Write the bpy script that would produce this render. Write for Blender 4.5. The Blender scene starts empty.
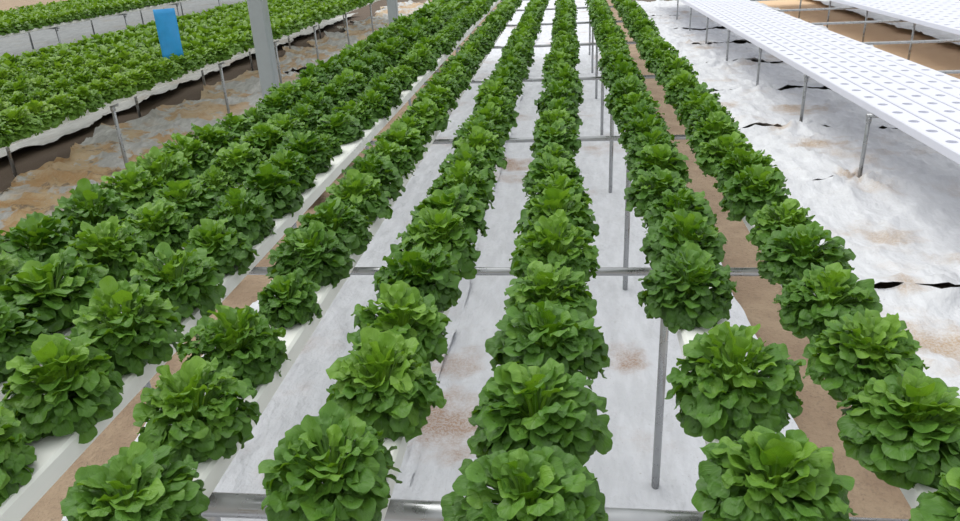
import bpy, math, random
import numpy as np
from mathutils import Vector, Matrix, noise
random.seed(7)
scene=bpy.context.scene
col=scene.collection
F=750.0
# ---------------- camera ----------------
Yc=Vector((90,335,-750)).normalized()
h=Vector((math.cos(math.radians(3)),math.sin(math.radians(3)),0))
Zc=h.cross(Yc).normalized()
Xc=Yc.cross(Zc)
R=Matrix((Xc,Yc,Zc))
CAM=Vector((0,0,1.69))
cd=bpy.data.cameras.new("camera"); cam=bpy.data.objects.new("camera",cd); col.objects.link(cam)
cam.matrix_world=Matrix.Translation(CAM)@R.to_4x4()
cd.sensor_width=36; cd.lens=36*F/960; cd.clip_end=200
scene.camera=cam
def proj(x,y,z):
    v=R.transposed()@(Vector((x,y,z))-CAM)
    if v.z>-0.05: return None
    return 480+F*v.x/-v.z, 260.5-F*v.y/-v.z, -v.z
def inview(x,y,z,mx,my=70):
    p=proj(x,y,z)
    if p is None: return False
    m=120/p[2]
    return -mx-m<p[0]<960+mx+m and -my-m<p[1]<521+my+m

# ---------------- materials ----------------
def newmat(name):
    m=bpy.data.materials.new(name); m.use_nodes=True
    nt=m.node_tree; nt.nodes.clear()
    out=nt.nodes.new("ShaderNodeOutputMaterial")
    return m,nt,out
def N(nt,t,**kw):
    n=nt.nodes.new(t)
    for k,v in kw.items(): setattr(n,k,v)
    return n
def L(nt,a,b): nt.links.new(a,b)
def math_(nt,op,a,b=None,clamp=False):
    n=N(nt,"ShaderNodeMath",operation=op); n.use_clamp=clamp
    for i,v in enumerate((a,b)):
        if v is None: continue
        if isinstance(v,(int,float)): n.inputs[i].default_value=v
        else: L(nt,v,n.inputs[i])
    return n.outputs[0]
def mixc(nt,f,a,b,bt='MIX'):
    n=N(nt,"ShaderNodeMix",data_type='RGBA',blend_type=bt)
    for i,v in ((0,f),(6,a),(7,b)):
        if isinstance(v,(int,float)): n.inputs[i].default_value=v
        elif isinstance(v,tuple): n.inputs[i].default_value=(*v,1)
        else: L(nt,v,n.inputs[i])
    return n.outputs[2]
def ramp(nt,v,lo,hi,a=0,b=1):
    n=N(nt,"ShaderNodeMapRange"); n.interpolation_type='SMOOTHSTEP'
    if lo>hi: lo,hi,a,b=hi,lo,b,a
    L(nt,v,n.inputs[0]); n.inputs[1].default_value=lo;n.inputs[2].default_value=hi;n.inputs[3].default_value=a;n.inputs[4].default_value=b
    return n.outputs[0]
def noise_(nt,vec,scale,detail=4,rough=.5,mapscale=None):
    if mapscale:
        mp=N(nt,"ShaderNodeMapping"); L(nt,vec,mp.inputs[0]); mp.inputs[3].default_value=mapscale; vec=mp.outputs[0]
    n=N(nt,"ShaderNodeTexNoise"); n.inputs['Scale'].default_value=scale; n.inputs['Detail'].default_value=detail; n.inputs['Roughness'].default_value=rough
    L(nt,vec,n.inputs['Vector']); return n.outputs['Fac']
def bump(nt,hgt,strength,dist):
    b=N(nt,"ShaderNodeBump"); b.inputs['Strength'].default_value=strength; b.inputs['Distance'].default_value=dist
    L(nt,hgt,b.inputs['Height']); return b.outputs[0]

def leaf_mat(name,dark,mid,light,rough=.40):
    m,nt,out=newmat(name)
    at=N(nt,"ShaderNodeAttribute",attribute_name="leafdata")
    sep=N(nt,"ShaderNodeSeparateColor"); L(nt,at.outputs['Color'],sep.inputs[0])
    f,rn,edge=sep.outputs
    uv=N(nt,"ShaderNodeUVMap",uv_map="UVMap"); su=N(nt,"ShaderNodeSeparateXYZ"); L(nt,uv.outputs[0],su.inputs[0])
    u=math_(nt,'ABSOLUTE',math_(nt,'SUBTRACT',su.outputs[0],.5)); v=su.outputs[1]
    geo=N(nt,"ShaderNodeNewGeometry"); oi=N(nt,"ShaderNodeObjectInfo")
    nz=noise_(nt,geo.outputs['Position'],28,3)
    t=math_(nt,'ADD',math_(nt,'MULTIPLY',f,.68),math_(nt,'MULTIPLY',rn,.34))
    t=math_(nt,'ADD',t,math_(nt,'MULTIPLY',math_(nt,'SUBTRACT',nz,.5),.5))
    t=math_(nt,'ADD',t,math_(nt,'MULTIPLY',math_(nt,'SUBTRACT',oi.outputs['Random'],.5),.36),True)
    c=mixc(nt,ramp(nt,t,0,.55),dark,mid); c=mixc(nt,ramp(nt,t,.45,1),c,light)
    rib=math_(nt,'MULTIPLY',ramp(nt,u,.01,.045,1,0),ramp(nt,v,.3,.95,1,0))
    w=math_(nt,'SINE',math_(nt,'MULTIPLY',math_(nt,'SUBTRACT',v,math_(nt,'MULTIPLY',u,.9)),44))
    vein=ramp(nt,w,.6,1)
    c=mixc(nt,math_(nt,'MULTIPLY',rib,.4),c,(.32,.48,.16))
    c=mixc(nt,math_(nt,'MULTIPLY',vein,.10),c,light)
    back=mixc(nt,.35,c,(.14,.26,.07))
    c=mixc(nt,geo.outputs['Backfacing'],c,back)
    bs=N(nt,"ShaderNodeBsdfPrincipled"); L(nt,c,bs.inputs['Base Color']); bs.inputs['Roughness'].default_value=rough
    bs.inputs['Specular IOR Level'].default_value=.36
    hgt=math_(nt,'ADD',math_(nt,'MULTIPLY',vein,-.15),noise_(nt,uv.outputs[0],7,3))
    L(nt,bump(nt,hgt,.6,.004),bs.inputs['Normal'])
    tr=N(nt,"ShaderNodeBsdfTranslucent"); tc=mixc(nt,.5,c,(.26,.46,.012)); L(nt,tc,tr.inputs[0])
    mx=N(nt,"ShaderNodeMixShader"); mx.inputs[0].default_value=.26
    L(nt,bs.outputs[0],mx.inputs[1]); L(nt,tr.outputs[0],mx.inputs[2]); L(nt,mx.outputs[0],out.inputs[0])
    return m
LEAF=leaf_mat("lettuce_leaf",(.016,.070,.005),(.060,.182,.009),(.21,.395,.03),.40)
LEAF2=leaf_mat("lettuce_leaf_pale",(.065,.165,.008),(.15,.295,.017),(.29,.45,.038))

def metal(name,colr,rough,met=.8,mot=.25):
    m,nt,out=newmat(name)
    tc=N(nt,"ShaderNodeTexCoord")
    n1=noise_(nt,tc.outputs['Object'],22,4)
    c=mixc(nt,ramp(nt,n1,.35,.7),tuple(x*(1-mot) for x in colr),colr)
    n2=noise_(nt,tc.outputs['Object'],6,5,.7)
    c=mixc(nt,ramp(nt,n2,.62,.75,0,mot*1.6),c,(.22,.17,.12))
    bs=N(nt,"ShaderNodeBsdfPrincipled"); L(nt,c,bs.inputs['Base Color']); bs.inputs['Metallic'].default_value=met
    L(nt,ramp(nt,n1,.3,.7,rough-.08,rough+.12),bs.inputs['Roughness'])
    L(nt,bs.outputs[0],out.inputs[0]); return m
STEEL=metal("galvanised_steel",(.40,.41,.42),.28,.75,.14)
STEELP=metal("smooth_galvanised_column",(.33,.36,.37),.45,.3,.06)
def plastic(name,colr,dirt=.35):
    m,nt,out=newmat(name)
    geo=N(nt,"ShaderNodeNewGeometry")
    n1=noise_(nt,geo.outputs['Position'],5,5,.65)
    c=mixc(nt,ramp(nt,n1,.55,.8,0,dirt),colr,(.45,.40,.30))
    bs=N(nt,"ShaderNodeBsdfPrincipled"); L(nt,c,bs.inputs['Base Color']); bs.inputs['Roughness'].default_value=.4
    L(nt,bs.outputs[0],out.inputs[0]); return m
PVC=plastic("white_pvc",(.66,.67,.75),.10)
PVCM=plastic("weathered_white_pvc",(.80,.81,.76),.3)

def sheet_mat(name,base,dirt_lo,dirt_hi,dirtc,spots,streak=.10,leftgrad=None,bstr=.7):
    m,nt,out=newmat(name)
    geo=N(nt,"ShaderNodeNewGeometry"); P=geo.outputs['Position']
    n1=noise_(nt,P,1.3,5,.6); n2=noise_(nt,P,95,3,.75); n3=noise_(nt,P,6,3,.6,(3,.8,1))
    c=mixc(nt,ramp(nt,n3,.35,.7),tuple(x*(1-streak) for x in base),base)
    mask=ramp(nt,n1,dirt_lo,dirt_hi)
    if leftgrad:
        sx=N(nt,"ShaderNodeSeparateXYZ"); L(nt,P,sx.inputs[0])
        g=ramp(nt,sx.outputs[0],leftgrad[0],leftgrad[1],.0,1)
        g2=ramp(nt,sx.outputs[1],3.5,9,1,.8)
        pn=noise_(nt,P,1.9,6,.62)
        pn=math_(nt,'ADD',pn,ramp(nt,sx.outputs[1],5.0,6.4,.08,0.0))
        mask=math_(nt,'MAXIMUM',mask,math_(nt,'MULTIPLY',math_(nt,'MULTIPLY',g,g2),ramp(nt,pn,.50,.54)))
    for (sx_,sy_,r,s) in spots:
        vd=N(nt,"ShaderNodeVectorMath",operation='DISTANCE'); L(nt,P,vd.inputs[0]); vd.inputs[1].default_value=(sx_,sy_,0.01)
        wob=math_(nt,'ADD',vd.outputs['Value'],math_(nt,'MULTIPLY',math_(nt,'SUBTRACT',noise_(nt,P,7,5),.5),r*2.2))
        k=ramp(nt,wob,r*.1,r*1.1,s,0)
        mask=math_(nt,'MAXIMUM',mask,k)
    sp=ramp(nt,n2,.38,.62,.5,1)
    if leftgrad: sp=ramp(nt,n2,.3,.6,.8,1)
    mask=math_(nt,'MULTIPLY',mask,sp,True)
    dc=dirtc
    if leftgrad:
        dc=mixc(nt,ramp(nt,noise_(nt,P,4,4,.6),.42,.60),dirtc,(.55,.40,.22))
        dc=mixc(nt,ramp(nt,noise_(nt,P,7,5,.7),.56,.66,0,.8),dc,(.15,.10,.055))
    c=mixc(nt,mask,c,dc)
    n4=noise_(nt,P,90,2,.5); c=mixc(nt,ramp(nt,n4,.70,.76,0,.35),c,(.2,.16,.12))
    bs=N(nt,"ShaderNodeBsdfPrincipled"); L(nt,c,bs.inputs['Base Color']); bs.inputs['Roughness'].default_value=.48
    bs.inputs['Specular IOR Level'].default_value=.35
    hh=math_(nt,'ADD',noise_(nt,P,5,5,.55,(1.3,.8,1)),math_(nt,'MULTIPLY',noise_(nt,P,24,3),.12))
    L(nt,bump(nt,hh,bstr,.05),bs.inputs['Normal'])
    L(nt,bs.outputs[0],out.inputs[0]); return m
SH_MAIN=sheet_mat("white_ground_sheet",(.72,.73,.775),.56,.78,(.40,.26,.18),[(.237,2.73,.13,1),(-.43,2.29,.24,1),(-.45,5.6,.25,1),(-.5,2.7,.15,.8),(.2,1.6,.1,.6),(-.1,4.2,.15,.5)],.12,None,.9)
SH_RIGHT=sheet_mat("dusty_white_sheet",(.70,.71,.735),.53,.76,(.43,.31,.20),[(1.95,5.9,.26,1),(1.5,2.9,.25,1),(1.75,4.1,.2,.8),(1.6,3.42,.12,.9),(1.4,7.4,.3,.8),(2.1,7.2,.28,1),(1.9,5.1,.2,.9),(1.75,6.5,.22,1)],.12,None,.9)
SH_LEFT=sheet_mat("dirty_grey_sheet",(.58,.58,.56),.56,.76,(.46,.27,.10),[(-2.5,8.2,.5,.5),(-3.0,6.4,.45,.6)],.3,(-3.3,-3.6),.8)
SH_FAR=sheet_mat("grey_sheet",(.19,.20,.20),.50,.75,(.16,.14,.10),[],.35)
SH_BED=sheet_mat("pale_bed_sheet",(.46,.46,.43),.52,.75,(.30,.23,.16),[],.2)

def soil_mat():
    m,nt,out=newmat("sandy_soil")
    geo=N(nt,"ShaderNodeNewGeometry"); P=geo.outputs['Position']
    sx=N(nt,"ShaderNodeSeparateXYZ"); L(nt,P,sx.inputs[0]); X=sx.outputs[0]
    n1=noise_(nt,P,4,6,.65); n2=noise_(nt,P,60,3,.7)
    c=mixc(nt,ramp(nt,n1,.3,.7),(.28,.195,.13),(.39,.29,.195))
    c=mixc(nt,ramp(nt,n2,.5,.72,0,.5),c,(.19,.14,.10))
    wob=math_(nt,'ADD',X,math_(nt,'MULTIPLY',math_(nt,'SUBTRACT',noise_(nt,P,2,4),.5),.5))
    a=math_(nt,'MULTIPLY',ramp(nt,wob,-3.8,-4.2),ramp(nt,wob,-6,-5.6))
    c=mixc(nt,math_(nt,'MULTIPLY',a,.9),c,(.09,.062,.042))  # dark trench soil, with the shade below the left bed painted in
    bb=ramp(nt,X,3.4,3.7,0,.9)
    c=mixc(nt,bb,c,(.80,.56,.35))  # orange soil, its colour lightened to offset the shadow of the empty channels
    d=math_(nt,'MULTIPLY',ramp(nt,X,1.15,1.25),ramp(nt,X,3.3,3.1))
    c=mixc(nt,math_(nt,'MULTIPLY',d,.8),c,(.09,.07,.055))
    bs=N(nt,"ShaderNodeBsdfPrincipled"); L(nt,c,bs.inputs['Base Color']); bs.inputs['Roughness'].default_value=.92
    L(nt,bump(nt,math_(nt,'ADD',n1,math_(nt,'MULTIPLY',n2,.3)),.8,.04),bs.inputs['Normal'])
    L(nt,bs.outputs[0],out.inputs[0]); return m
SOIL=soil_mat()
def simple(name,c,rough=.5):
    m,nt,out=newmat(name)
    tc=N(nt,"ShaderNodeTexCoord"); n=noise_(nt,tc.outputs['Object'],12,3)
    cc=mixc(nt,ramp(nt,n,.3,.7),tuple(x*.88 for x in c),c)
    bs=N(nt,"ShaderNodeBsdfPrincipled"); L(nt,cc,bs.inputs['Base Color']); bs.inputs['Roughness'].default_value=rough
    L(nt,bs.outputs[0],out.inputs[0]); return m
BLUE=simple("blue_plastic",(.03,.33,.72),.4)
STAKE=simple("bamboo",(.35,.25,.12),.7)

# ---------------- mesh helpers ----------------
def mesh_obj(name,verts,faces,mat,smooth=False,parent=None,loc=None):
    me=bpy.data.meshes.new(name); me.from_pydata([tuple(v) for v in verts],[],faces); me.update()
    if mat: me.materials.append(mat)
    if smooth: me.polygons.foreach_set("use_smooth",[True]*len(me.polygons))
    o=bpy.data.objects.new(name,me); col.objects.link(o)
    if loc: o.location=loc
    if parent: o.parent=parent
    return o
def tag(o,label,cat,group=None,kind=None):
    o["label"]=label; o["category"]=cat
    if group: o["group"]=group
    if kind: o["kind"]=kind
def tube_geo(p0,p1,r,seg=24,cap=.0):
    p0=Vector(p0);p1=Vector(p1); d=(p1-p0).normalized()
    a=d.orthogonal().normalized(); b=d.cross(a)
    rings=[(p0,r*.8),(p0+d*r*.15,r),(p1-d*r*.15,r),(p1,r*.8)]
    V=[];Fc=[]
    for c,rr in rings:
        for k in range(seg):
            t=2*math.pi*k/seg; V.append(c+a*math.cos(t)*rr+b*math.sin(t)*rr)
    for i in range(3):
        for k in range(seg):
            k2=(k+1)%seg; Fc.append((i*seg+k,i*seg+k2,(i+1)*seg+k2,(i+1)*seg+k))
    Fc.append(tuple(range(seg-1,-1,-1))); Fc.append(tuple(range(3*seg,4*seg)))
    return V,Fc
def merge(geos):
    V=[];Fc=[]
    for v,f in geos:
        o=len(V); V+=list(v); Fc+=[tuple(i+o for i in q) for q in f]
    return V,Fc
def rect_tube_geo(cx,cy,z0,z1,sx,sy,ch=.006):
    pts=[]
    hx,hy=sx/2,sy/2
    for (a,b) in ((hx-ch,hy),(hx,hy-ch),(hx,-hy+ch),(hx-ch,-hy),(-hx+ch,-hy),(-hx,-hy+ch),(-hx,hy-ch),(-hx+ch,hy)): pts.append((a,b))
    V=[(cx+a,cy+b,z) for z in (z0,z1) for a,b in pts]
    n=8; Fc=[((k+1)%n,k,k+n,(k+1)%n+n) for k in range(n)]+[tuple(range(n)),tuple(range(2*n-1,n-1,-1))]
    return V,Fc

# ---------------- lettuce ----------------
def lettuce_arrays(seed,nleaf,nr=5,ns=20,Lc=.068,Rb=.026,el=1.12,tilt=(0,55),curl=(20,70),ra=.005,lobe=.07,rk=(3,4),lk=(4,6),bottom=-.15,asym=0.0):
    rs=np.random.RandomState(seed)
    Vs=[];Fs=[];D=[];UV=[];off=0
    ang=np.linspace(0,2*np.pi,ns,endpoint=False)
    rads=np.array([0.02]+list(np.linspace(0,1,nr)[1:]**.85))
    base=[]
    for j in range(nr-1):
        for i in range(ns):
            i2=(i+1)%ns; base.append((j*ns+i,j*ns+i2,(j+1)*ns+i2,(j+1)*ns+i))
    for i in range(0,ns//2-1):
        if i+1<ns-2-i: base.append((i,i+1,ns-2-i,ns-1-i))
    nb=nr*ns
    for j in range(3):
        a=nb+j*2; base.append((a,a+1,a+3,a+2))
    nv=nb+8; base=np.array(base)
    RR,AA=np.meshgrid(rads,ang,indexing='ij'); RR=RR.ravel();AA=AA.ravel()
    K=40; pa=rs.uniform(0,6.28,3)
    for i in range(nleaf):
        g=(i+.5)/nleaf
        phi=math.degrees(math.acos(bottom+(1-bottom)*g)); f=1-phi/99
        az=i*2.39996+rs.uniform(-.35,.35)
        bulge=1+asym*(math.sin(az+pa[0])+.7*math.sin(2*az+pa[1])+.6*math.sin(3*az+pa[2]+phi*.05))
        depth=rs.uniform(.72,1.06)*bulge
        Rr=Rb*rs.uniform(.75,1.25)
        rb=Rr*el
        Lt=Lc*depth+rb
        th0=math.radians(90-phi+rs.uniform(-8,14))
        t0=rs.uniform(*tilt)*(.35+.65*min(1,phi/40)); cu=rs.uniform(*curl)
        s=np.linspace(0,Lt,K); s1=Lt-2*rb
        x_=np.clip((s-s1*.6)/(Lt-s1*.6),0,1)
        th=th0-math.radians(t0)*np.clip((s-s1*.3)/(s1*.9),0,1)-math.radians(cu)*x_**1.6
        ds=Lt/(K-1)
        rr=np.concatenate([[0],np.cumsum(np.cos(th[:-1])*ds)])+.020*math.sin(math.radians(min(phi,90)))+.003
        zz=np.concatenate([[0],np.cumsum(np.sin(th[:-1])*ds)])+.034+.012*f
        ph=rs.uniform(0,6.28,8); tw=rs.uniform(-.5,.5)
        kl=rs.randint(lk[0],lk[1]+1); kr=rs.randint(rk[0],rk[1]+1)
        rad=RR*(1+lobe*np.sin(kl*AA+ph[0])*RR+lobe*.15*np.sin((kl*2+1)*AA+ph[1])*RR)
        a=rad*np.sin(AA)*Rr*1.08; b=rad*np.cos(AA)*rb
        a=a*(1+.12*np.clip(b/rb,-1,1))
        ruf=ra*rs.uniform(.6,1.3)*RR**2.2*(np.sin(kr*AA+ph[2])+.22*np.sin((kr*2+1)*AA+ph[3])*RR)
        ruf+=.0016*np.sin(a*170+ph[4])*np.sin(b*170+ph[5])
        ruf+=rs.uniform(-.15,.32)*Rr*(a/Rr)**2
        S=np.concatenate([s1+rb+b,np.repeat(np.linspace(0,s1+rb*.3,4),2)])
        a=np.concatenate([a,np.tile([-Rr*.22,Rr*.22],4)]); nd=np.concatenate([ruf,np.zeros(8)])
        r_=np.interp(S,s,rr); z_=np.interp(S,s,zz); T=np.interp(S,s,th)
        ov=np.maximum(S-Lt,0); r_=r_+ov*np.cos(T); z_=z_+ov*np.sin(T)
        lat=a*math.cos(tw); nd2=nd+a*math.sin(tw)
        rpos=r_-np.sin(T)*nd2; zpos=z_+np.cos(T)*nd2
        ex=math.cos(az);ey=math.sin(az)
        P=np.stack([rpos*ex-lat*ey,rpos*ey+lat*ex,zpos],-1)
        Vs.append(P); Fs.append(base+off); off+=nv
        D.append(np.stack([np.full(nv,f),np.full(nv,rs.rand()),np.zeros(nv),np.ones(nv)],-1))
        UV.append(np.stack([.5+a/Rr*.5,np.clip(S/Lt,0,1)],-1))
    leafV=np.concatenate(Vs); z=leafV[:,2]
    leafV[:,2]=np.where(z<.01,.01-.024*np.tanh((.01-z)/.024),z)
    # short stem reaching down into the planting hole
    st=[];n=10
    for (zz_,r__) in ((-.026,.008),(-.022,.016),(.01,.018),(.055,.012)):
        for k in range(n):
            t=2*math.pi*k/n; st.append((r__*math.cos(t),r__*math.sin(t),zz_))
    sf=[]
    for j in range(3):
        for k in range(n): sf.append((j*n+k,j*n+(k+1)%n,(j+1)*n+(k+1)%n,(j+1)*n+k))
    for k in range(n//2-1): sf.append((k,n-1-k,n-2-k,k+1))
    Fs.append(np.array(sf)+off)
    D.append(np.tile([.9,.8,0,1],(len(st),1))); UV.append(np.tile([.5,.1],(len(st),1)))
    return np.concatenate([leafV,np.array(st)]),np.concatenate(Fs),np.concatenate(D),np.concatenate(UV)
def arrays_to_mesh(name,V,Fq,D,UV,mat):
    me=bpy.data.meshes.new(name)
    me.vertices.add(len(V)); me.vertices.foreach_set("co",V.astype(np.float32).ravel())
    me.loops.add(len(Fq)*4); me.loops.foreach_set("vertex_index",Fq.astype(np.int32).ravel())
    me.polygons.add(len(Fq)); me.polygons.foreach_set("loop_start",np.arange(0,len(Fq)*4,4,dtype=np.int32))
    me.polygons.foreach_set("use_smooth",np.ones(len(Fq),dtype=bool))
    me.update(calc_edges=True)
    ca=me.color_attributes.new("leafdata",'FLOAT_COLOR','POINT'); ca.data.foreach_set("color",D.astype(np.float32).ravel())
    uv=me.uv_layers.new(name="UVMap"); uv.data.foreach_set("uv",UV[Fq.ravel()].astype(np.float32).ravel())
    me.materials.append(mat); me.validate(); return me
NVAR=13
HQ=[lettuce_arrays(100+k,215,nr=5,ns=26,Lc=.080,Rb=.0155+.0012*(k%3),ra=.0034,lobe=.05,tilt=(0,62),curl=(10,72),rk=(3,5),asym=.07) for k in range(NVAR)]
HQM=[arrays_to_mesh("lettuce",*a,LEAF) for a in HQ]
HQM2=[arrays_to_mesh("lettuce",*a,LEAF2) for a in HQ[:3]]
LQ=[lettuce_arrays(300+k,84,nr=3,ns=9,Lc=.077,Rb=.023,ra=.004,bottom=-.12,asym=.07) for k in range(5)]

CH_TOP=.853
rows=[ # plantX, firstY, channelX
 (.580,.87,.600),(.295,.93,.303),(-.05,.885,-.05),(-.36,.935,-.36),(-.685,.85,-.68),(-1.015,.92,-.985),(-1.265,.85,-1.25),(-1.50,.90,-1.49)]
PITCH=.232
NH=44
plants=[]
for ri,(px,fy,cx) in enumerate(rows):
    for k in range(NH-2):
        y=fy+k*PITCH
        sc=random.uniform(.92,1.08)
        dec=1-.09*min(1,max(0,(y-1.4)/2.0))
        sc*=dec
        if ri==5: sc=random.uniform(.95,1.10)*dec
        if ri>=6: sc=random.uniform(1.02,1.24)*dec
        if ri==1:
            if k==2: continue
            if k==1: y+=.04; sc=1.06
        if (ri,k) in ((6,7),(7,11),(5,9)): sc*=.65
        elif random.random()<.06 and k>4: sc*=.8
        if ri==4 and k==3: sc=.68
        if ri==5 and k==4: sc=.9
        jx=.018 if ri<5 else .026
        x=px+random.uniform(-jx,jx); yy=y+random.uniform(-.014,.014)
        if inview(x,yy,.93,30,40): plants.append((x,yy,CH_TOP-.004,sc,0))
LB_TOP=.66
lrows=[-3.49-.31*k for k in range(7)]
for ri,x in enumerate(lrows):
    y=3.6+random.uniform(0,.2)
    while y<17:
        if inview(x,y,.76,60,30): plants.append((x+random.uniform(-.02,.02)+(.04 if ri==0 else 0),y+random.uniform(-.02,.02),LB_TOP-.004,random.uniform(1.05,1.2)*(1.10 if ri==0 else 1),1))
        y+=.245
frows=[-8.1-.31*k for k in range(7)]
for x in frows:
    y=8+random.uniform(0,.2)
    while y<24:
        if inview(x,y,.76,60,30): plants.append((x,y,LB_TOP-.004,random.uniform(1.1,1.25),1))
        y+=.25
plants.sort(key=lambda p:(p[0]**2+p[1]**2+(1.69-p[2])**2))
near=plants[:300]; far=plants[300:]
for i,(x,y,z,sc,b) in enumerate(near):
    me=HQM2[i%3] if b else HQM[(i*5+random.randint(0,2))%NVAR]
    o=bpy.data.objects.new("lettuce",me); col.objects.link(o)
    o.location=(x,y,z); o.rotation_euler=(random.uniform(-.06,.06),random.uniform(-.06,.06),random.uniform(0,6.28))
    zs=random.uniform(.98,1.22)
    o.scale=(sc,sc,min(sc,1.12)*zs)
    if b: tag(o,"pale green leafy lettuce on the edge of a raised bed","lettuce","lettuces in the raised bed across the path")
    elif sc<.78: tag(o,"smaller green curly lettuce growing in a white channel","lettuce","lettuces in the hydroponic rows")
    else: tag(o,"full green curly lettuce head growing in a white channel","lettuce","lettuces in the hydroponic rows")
def far_field(lst,mat,name,label,group):
    Vs=[];Fs=[];D=[];U=[];off=0
    for (x,y,z,sc,b) in lst:
        V,Fq,d,uv=random.choice(LQ)
        a=random.uniform(0,6.28); c,s=math.cos(a)*sc,math.sin(a)*sc
        P=np.stack([V[:,0]*c-V[:,1]*s+x,V[:,0]*s+V[:,1]*c+y,V[:,2]*sc*1.1+z],-1)
        Vs.append(P);Fs.append(Fq+off);off+=len(V)
        d=d.copy(); d[:,1]=np.clip(d[:,1]*.7+random.uniform(-.1,.4),0,1); D.append(d);U.append(uv)
    if not Vs: return
    me=arrays_to_mesh(name,np.concatenate(Vs),np.concatenate(Fs),np.concatenate(D),np.concatenate(U),mat)
    o=bpy.data.objects.new(name,me); col.objects.link(o); tag(o,label,"lettuce",group,"stuff")
fm=[p for p in far if p[4]==0]; fl=[p for p in far if p[4]==1]
far_field(fl,LEAF2,"lettuce_bed","dense pale green lettuces filling raised beds across the path","lettuces in the raised bed across the path")
far_field(fm,LEAF,"lettuce_rows","distant green lettuces continuing along the white channels","lettuces in the hydroponic rows")

# ---------------- channels ----------------
def channel_mesh(name,n,p,w,hh,r,mat,wall=.018):
    V=[];Fc=[];idx={}
    def vid(q):
        k=(round(q[0],5),round(q[1],5),round(q[2],5))
        if k not in idx: idx[k]=len(V); V.append(k)
        return idx[k]
    ch=.006; hw=w/2-ch
    per=[]
    for a,b in (((hw,-p/2),(hw,p/2)),((hw,p/2),(-hw,p/2)),((-hw,p/2),(-hw,-p/2)),((-hw,-p/2),(hw,-p/2))):
        for k in range(4): t=k/4; per.append((a[0]+(b[0]-a[0])*t,a[1]+(b[1]-a[1])*t))
    m=len(per)
    for c in range(n):
        yc=(c+.5)*p
        inn=[(r*math.cos(-math.pi/4+2*math.pi*k/m), r*math.sin(-math.pi/4+2*math.pi*k/m)) for k in range(m)]
        bot=[]
        for k in range(m):
            k2=(k+1)%m
            o1=vid((per[k][0],per[k][1]+yc,0)); o2=vid((per[k2][0],per[k2][1]+yc,0))
            i1=vid((inn[k][0],inn[k][1]+yc,0)); i2=vid((inn[k2][0],inn[k2][1]+yc,0))
            j1=vid((inn[k][0],inn[k][1]+yc,-wall)); j2=vid((inn[k2][0],inn[k2][1]+yc,-wall))
            Fc.append((o1,o2,i2,i1)); Fc.append((i1,i2,j2,j1)); bot.append(j1)
        Fc.append(tuple(bot))
    Y=n*p
    for s in (1,-1):
        a=[(s*hw,0),(s*w/2,-ch),(s*w/2,-hh+ch),(s*hw,-hh)]
        for k in range(3):
            q=[vid((a[k][0],0,a[k][1])),vid((a[k][0],Y,a[k][1])),vid((a[k+1][0],Y,a[k+1][1])),vid((a[k+1][0],0,a[k+1][1]))]
            Fc.append(tuple(q if s<0 else q[::-1]))
    Fc.append((vid((-hw,0,-hh)),vid((-hw,Y,-hh)),vid((hw,Y,-hh)),vid((hw,0,-hh))))
    for yy in (0,Y):
        f=[vid(q) for q in ((hw,yy,0),(w/2,yy,-ch),(w/2,yy,-hh+ch),(hw,yy,-hh),(-hw,yy,-hh),(-w/2,yy,-hh+ch),(-w/2,yy,-ch),(-hw,yy,0))]
        Fc.append(tuple(f))
    me=bpy.data.meshes.new(name); me.from_pydata(V,[],Fc); me.materials.append(mat); me.update(); return me
CM=channel_mesh("growing_channel",NH,PITCH,.112,.05,.028,PVCM,.03)
for (px,fy,cx) in rows:
    o=bpy.data.objects.new("growing_channel",CM); col.objects.link(o); o.location=(cx,fy-PITCH/2,CH_TOP)
    tag(o,"white plastic hydroponic channel carrying a row of lettuces","hydroponic channel","planted hydroponic channels")
LM=channel_mesh("bed_channel",56,.245,.14,.045,.03,PVCM,.03)
for x in lrows:
    o=bpy.data.objects.new("growing_channel",LM); col.objects.link(o); o.location=(x,3.3,LB_TOP)
    tag(o,"white plastic channel under dense pale lettuces","hydroponic channel","channels of the raised bed across the path")
for x in frows:
    o=bpy.data.objects.new("growing_channel",LM); col.objects.link(o); o.location=(x,8.5,LB_TOP)
    tag(o,"white plastic channel in a distant lettuce bed","hydroponic channel","channels of the distant bed")
RT=.54
RM=channel_mesh("empty_channel",64,.23,.132,.055,.031,PVC,.036)
xs1=[2.06+.150*k for k in range(6)]
xs2=[4.10+.150*k for k in range(11)]
for x in xs1+xs2:
    o=bpy.data.objects.new("empty_channel",RM); col.objects.link(o); o.location=(x,2.2,RT); o.rotation_euler=(0,0,math.radians(1.2))
    tag(o,"empty white hydroponic channel with a row of round holes","hydroponic channel","empty hydroponic channels")

# ---------------- support frames ----------------
def frame(name,y,x0,x1,zbar,rbar,legs,rleg,label,group,clips=None):
    e=bpy.data.objects.new(name,None); col.objects.link(e); e.location=(legs[0],y,0); e.empty_display_size=.1
    tag(e,label,"support frame",group)
    def add(nm,geo,mat=STEEL):
        o=mesh_obj(nm,[Vector(v)-Vector((legs[0],y,0)) for v in geo[0]],geo[1],mat,True,e)
        return o
    g=tube_geo((x0,y,zbar),(x1,y,zbar),rbar)
    add("crossbar",g)
    for lx in legs:
        g=tube_geo((lx,y,-.03),(lx,y,zbar-rbar*.6),rleg)
        g2=tube_geo((lx,y,zbar-rbar-.035),(lx,y,zbar-rbar*.5),rleg*1.35)
        add("leg",merge([g,g2]))
    return e
for k,(y,rb) in enumerate([(.98,.021),(1.95,.012),(3.40,.011),(4.89,.011),(6.4,.011),(7.9,.011),(9.4,.011),(10.8,.011)]):
    frame("support_frame",y,-.74 if k==0 else -1.58,.68,CH_TOP-.05-rb,rb,[.272,-.64] if k==0 else [.272,-1.38],.0125,"galvanised steel pipe crossbar on legs under the lettuce channels","frames under the lettuce rows")
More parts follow.
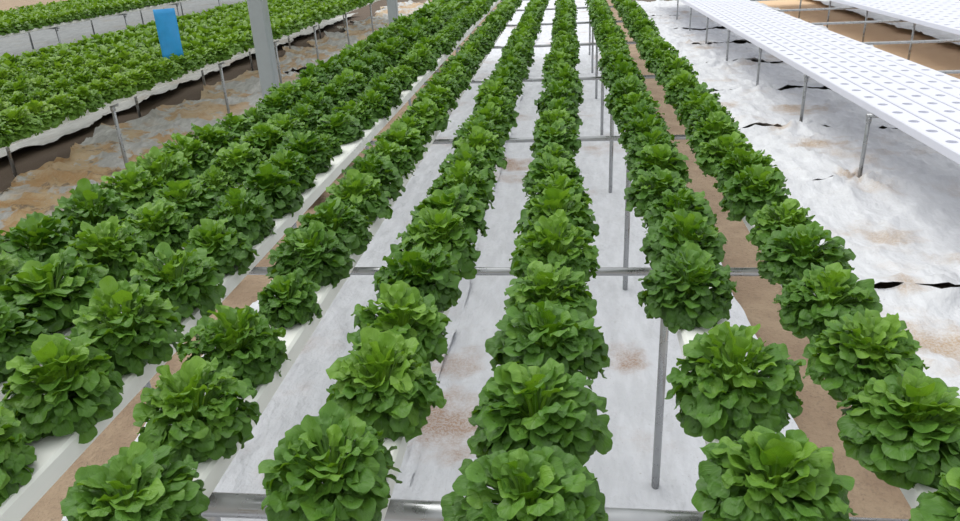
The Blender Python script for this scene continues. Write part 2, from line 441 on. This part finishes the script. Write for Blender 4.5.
for y in [3.7,5.4,7.35,8.9,10.4,12,13.6,15.2]:
    frame("support_frame",y,-3.44,-5.45,LB_TOP-.045-.014,.014,[-3.49,-4.47,-5.38],.014,"thin steel frame holding up the raised lettuce bed","frames under the raised bed across the path")
for y in [9.5,11.5,13.5,15.5,17.5,19.5]:
    frame("support_frame",y,-8.0,-10.1,LB_TOP-.045-.014,.014,[-8.05,-10.02],.017,"thin steel frame under a distant lettuce bed","frames under the distant bed")
for y in [3.1,5.06,6.48,8.1,9.75,11.3,12.9,14.5]:
    frame("support_frame",y,1.905,5.6,RT-.055-.014,.014,[1.925,2.82,4.05,5.5],.013,"light steel frame holding empty white channels","frames under the empty channels")

# ---------------- columns ----------------
for y in (5.27,9.45,13.6):
    e=bpy.data.objects.new("greenhouse_column",None); col.objects.link(e); e.location=(-2.15,y,0)
    tag(e,"tall square galvanised steel greenhouse column standing beside the lettuce rows","column","greenhouse columns")
    g=rect_tube_geo(0,0,0.02,4.2,.115,.10,.012); mesh_obj("shaft",g[0],g[1],STEELP,False,e)
    g=rect_tube_geo(0,0,-.02,.025,.24,.24,.01); mesh_obj("base_plate",g[0],g[1],STEELP,False,e)

# ---------------- blue trap ----------------
e=bpy.data.objects.new("insect_trap",None); col.objects.link(e); e.location=(-3.56,6.60,LB_TOP-.02)
tag(e,"bright blue sticky insect trap card standing above the lettuces","insect trap")
V=[];nx,nz=6,10
for j in range(nz+1):
    for i in range(nx+1):
        x=(i/nx-.5)*.18; z=.12+j/nz*.43
        V.append((x,.012*math.sin(i*.9)*math.sin(j*.5),z))
Fc=[(j*(nx+1)+i,j*(nx+1)+i+1,(j+1)*(nx+1)+i+1,(j+1)*(nx+1)+i) for j in range(nz) for i in range(nx)]
o=mesh_obj("card",V,Fc,BLUE,True,e); mo=o.modifiers.new("s","SOLIDIFY"); mo.thickness=.003
g=tube_geo((0,.014,-.02),(0,.014,.56),.005,10); mesh_obj("stake",g[0],g[1],STAKE,True,e)
e.rotation_euler=(0,0,math.radians(22))

# ---------------- ground ----------------
V=[];Fc=[]
xs=[-40,-25,-15,-10,-7]+[-6+.12*i for i in range(0,100)]+[6.2,9,15,25]
ys=[-6,-3,-1]+[-.5+.15*i for i in range(0,110)]+[17,22,30,45]
for y in ys:
    for x in xs:
        z=-.02
        if -6<x<6 and y<16 and y>-.5: z+=.02*noise.noise((x*2,y*2,0))+.008*noise.noise((x*9,y*9,1))
        if -4.95<x<-4.1: z+=.06*noise.noise((x*2.6,y*2.0,4))*min(1,(x+4.95)*2,(-4.1-x)*2.5)
        V.append((x,y,z))
nxx=len(xs)
for j in range(len(ys)-1):
    for i in range(nxx-1): Fc.append((j*nxx+i,j*nxx+i+1,(j+1)*nxx+i+1,(j+1)*nxx+i))
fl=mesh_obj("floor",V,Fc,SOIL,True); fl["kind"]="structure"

def sheet(x0,x1,y0,y1,dx,amp,seed,mat,label,curl=.02,ew=.03,crease=.0,gap=0.0,puck=None,rough=0,fold=0):
    nx=max(2,int((x1-x0)/dx)); ny=max(2,int((y1-y0)/dx)); V=[]
    for j in range(ny+1):
        for i in range(nx+1):
            u=i/nx; v=j/ny
            x=x0+(x1-x0)*u; y=y0+(y1-y0)*v
            eu=1-min(1,min(u,1-u)*(x1-x0)/.15); 
            e0=1-min(1,v*(y1-y0)/.18); e1=1-min(1,(1-v)*(y1-y0)/.18); ev=max(e0,e1)
            cut=y0 if e0>e1 else y1
            sx_=x
            x+= ew*eu*noise.noise((y*2.3,seed,x0))*1.6
            y+= ev*.10*noise.noise((sx_*2.5,3.3,cut))
            if gap:
                g=.001+gap*max(0,noise.noise((sx_*1.7,8.1,cut))-.05)
                y+= g*e0 - g*e1
            q=(x*1.3,y*1.0,seed)
            z=.014+amp*(.5+noise.noise(q))
            rdg=1-abs(noise.noise((x*2.2+seed,y*1.4,seed*2)))*2.6
            z+=amp*1.2*max(0,rdg)**3*(.4+abs(noise.noise((x*.7,y*.7,seed))))
            rd2=1-abs(noise.noise((x*5.5,y*4+seed,seed*2)))*3.4
            z+=amp*.6*max(0,rd2)**3
            if rough: z+=rough*noise.noise((x*7,y*6,seed))+rough*.6*noise.noise((x*15,y*13,seed))
            if fold:
                w1=x*.9+y*.25+.35*noise.noise((x*.8,y*.8,seed))
                fd=1-abs(noise.noise((w1*4.0,y*.35,seed+2)))*5
                z+=fold*max(0,fd)**2
                fd=1-abs(noise.noise((x*.45,(y+.2*x)*3.4,seed+5)))*6
                z+=fold*.8*max(0,fd)**2
                fd=1-abs(noise.noise(((x-y)*3.1,(x+y)*1.1,seed+7)))*6
                z+=fold*.6*max(0,fd)**2
            e=max(eu,ev); z+=curl*e*e*(.5+1.1*noise.noise((x*3,y*3,seed+9)))
            if crease:
                for cy in CREASES:
                    d=abs(y-cy-.06*noise.noise((x*2,cy,0))); z+=crease*max(0,1-d/.05)**2
            if puck:
                for (pxx,pyy) in puck:
                    dd=math.hypot(x-pxx,y-pyy)
                    if dd<.7:
                        an=math.atan2(y-pyy,x-pxx)
                        z+=.04*(1-dd/.7)*min(1,dd/.1)*(.5+.5*math.sin(an*8+pyy))**2
            V.append((x,y,max(z,.006)))
    Fc=[(j*(nx+1)+i,j*(nx+1)+i+1,(j+1)*(nx+1)+i+1,(j+1)*(nx+1)+i) for j in range(ny) for i in range(nx)]
    o=mesh_obj("ground_sheet",V,Fc,mat,True); tag(o,label,"ground sheet","ground sheets"); return o
CREASES=[1.95,3.42,4.9,6.4,7.9,9.4]
LEGS=[(1.9,y) for y in (3.4,5.06,6.48,8.1,9.75)]
sheet(-1.60,-.52,-.4,20,.035,.012,1,SH_MAIN,"white plastic ground sheet under the lettuce rows",.012,.02,.008,fold=.012)
sheet(-.56,.80,-.4,20,.035,.012,2.3,SH_MAIN,"white plastic ground sheet with brown soil stains",.012,.02,.008,fold=.012)
cuts=[-.4,1.9,3.37,5.02,6.42,8.0,9.7,11.3,13,15,18]
for k in range(len(cuts)-1):
    sheet(1.11,3.85,cuts[k],cuts[k+1],.028,.022,5+k*1.7,SH_RIGHT,"wrinkled white plastic ground sheet dusted with soil",.04,.04,0,.09,LEGS,0,.021)
for (a,b,k) in ((-.4,4.6,21),(4.6,10,22.5),(10,20,24)):
    sheet(-4.40,-1.94,a,b,.035,.035,k,SH_LEFT,"crumpled dirty grey ground sheet stained with brown soil",.05,.2,0,.03,None,.004,.035)
sheet(-5.6,-4.95,-.4,18,.06,.03,41,SH_BED,"pale ground sheet laid under the raised bed",.03,.08)
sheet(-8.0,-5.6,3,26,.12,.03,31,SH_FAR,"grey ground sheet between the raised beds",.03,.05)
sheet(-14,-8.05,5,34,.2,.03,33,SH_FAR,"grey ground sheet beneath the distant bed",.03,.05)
sheet(4.95,8,0,18,.12,.03,35,SH_RIGHT,"white plastic ground sheet beyond a soil strip",.03,.05)

# ---------------- light ----------------
w=bpy.data.worlds.new("world"); scene.world=w; w.use_nodes=True; nt=w.node_tree; nt.nodes.clear()
out=N(nt,"ShaderNodeOutputWorld"); bg=N(nt,"ShaderNodeBackground")
tc=N(nt,"ShaderNodeTexCoord"); sx=N(nt,"ShaderNodeSeparateXYZ"); L(nt,tc.outputs['Generated'],sx.inputs[0])
c=mixc(nt,ramp(nt,sx.outputs[2],-.1,.6),(.66,.70,.68),(.96,.98,1.0)); L(nt,c,bg.inputs[0]); bg.inputs[1].default_value=1.12
L(nt,bg.outputs[0],out.inputs[0])
sl=bpy.data.lights.new("sun","SUN"); sl.energy=1.7; sl.angle=math.radians(50); sl.color=(1,.985,.94)
so=bpy.data.objects.new("sun",sl); col.objects.link(so); so.rotation_euler=(math.radians(-14),math.radians(-26),0); so.location=(0,0,6)
scene.view_settings.view_transform='Standard'
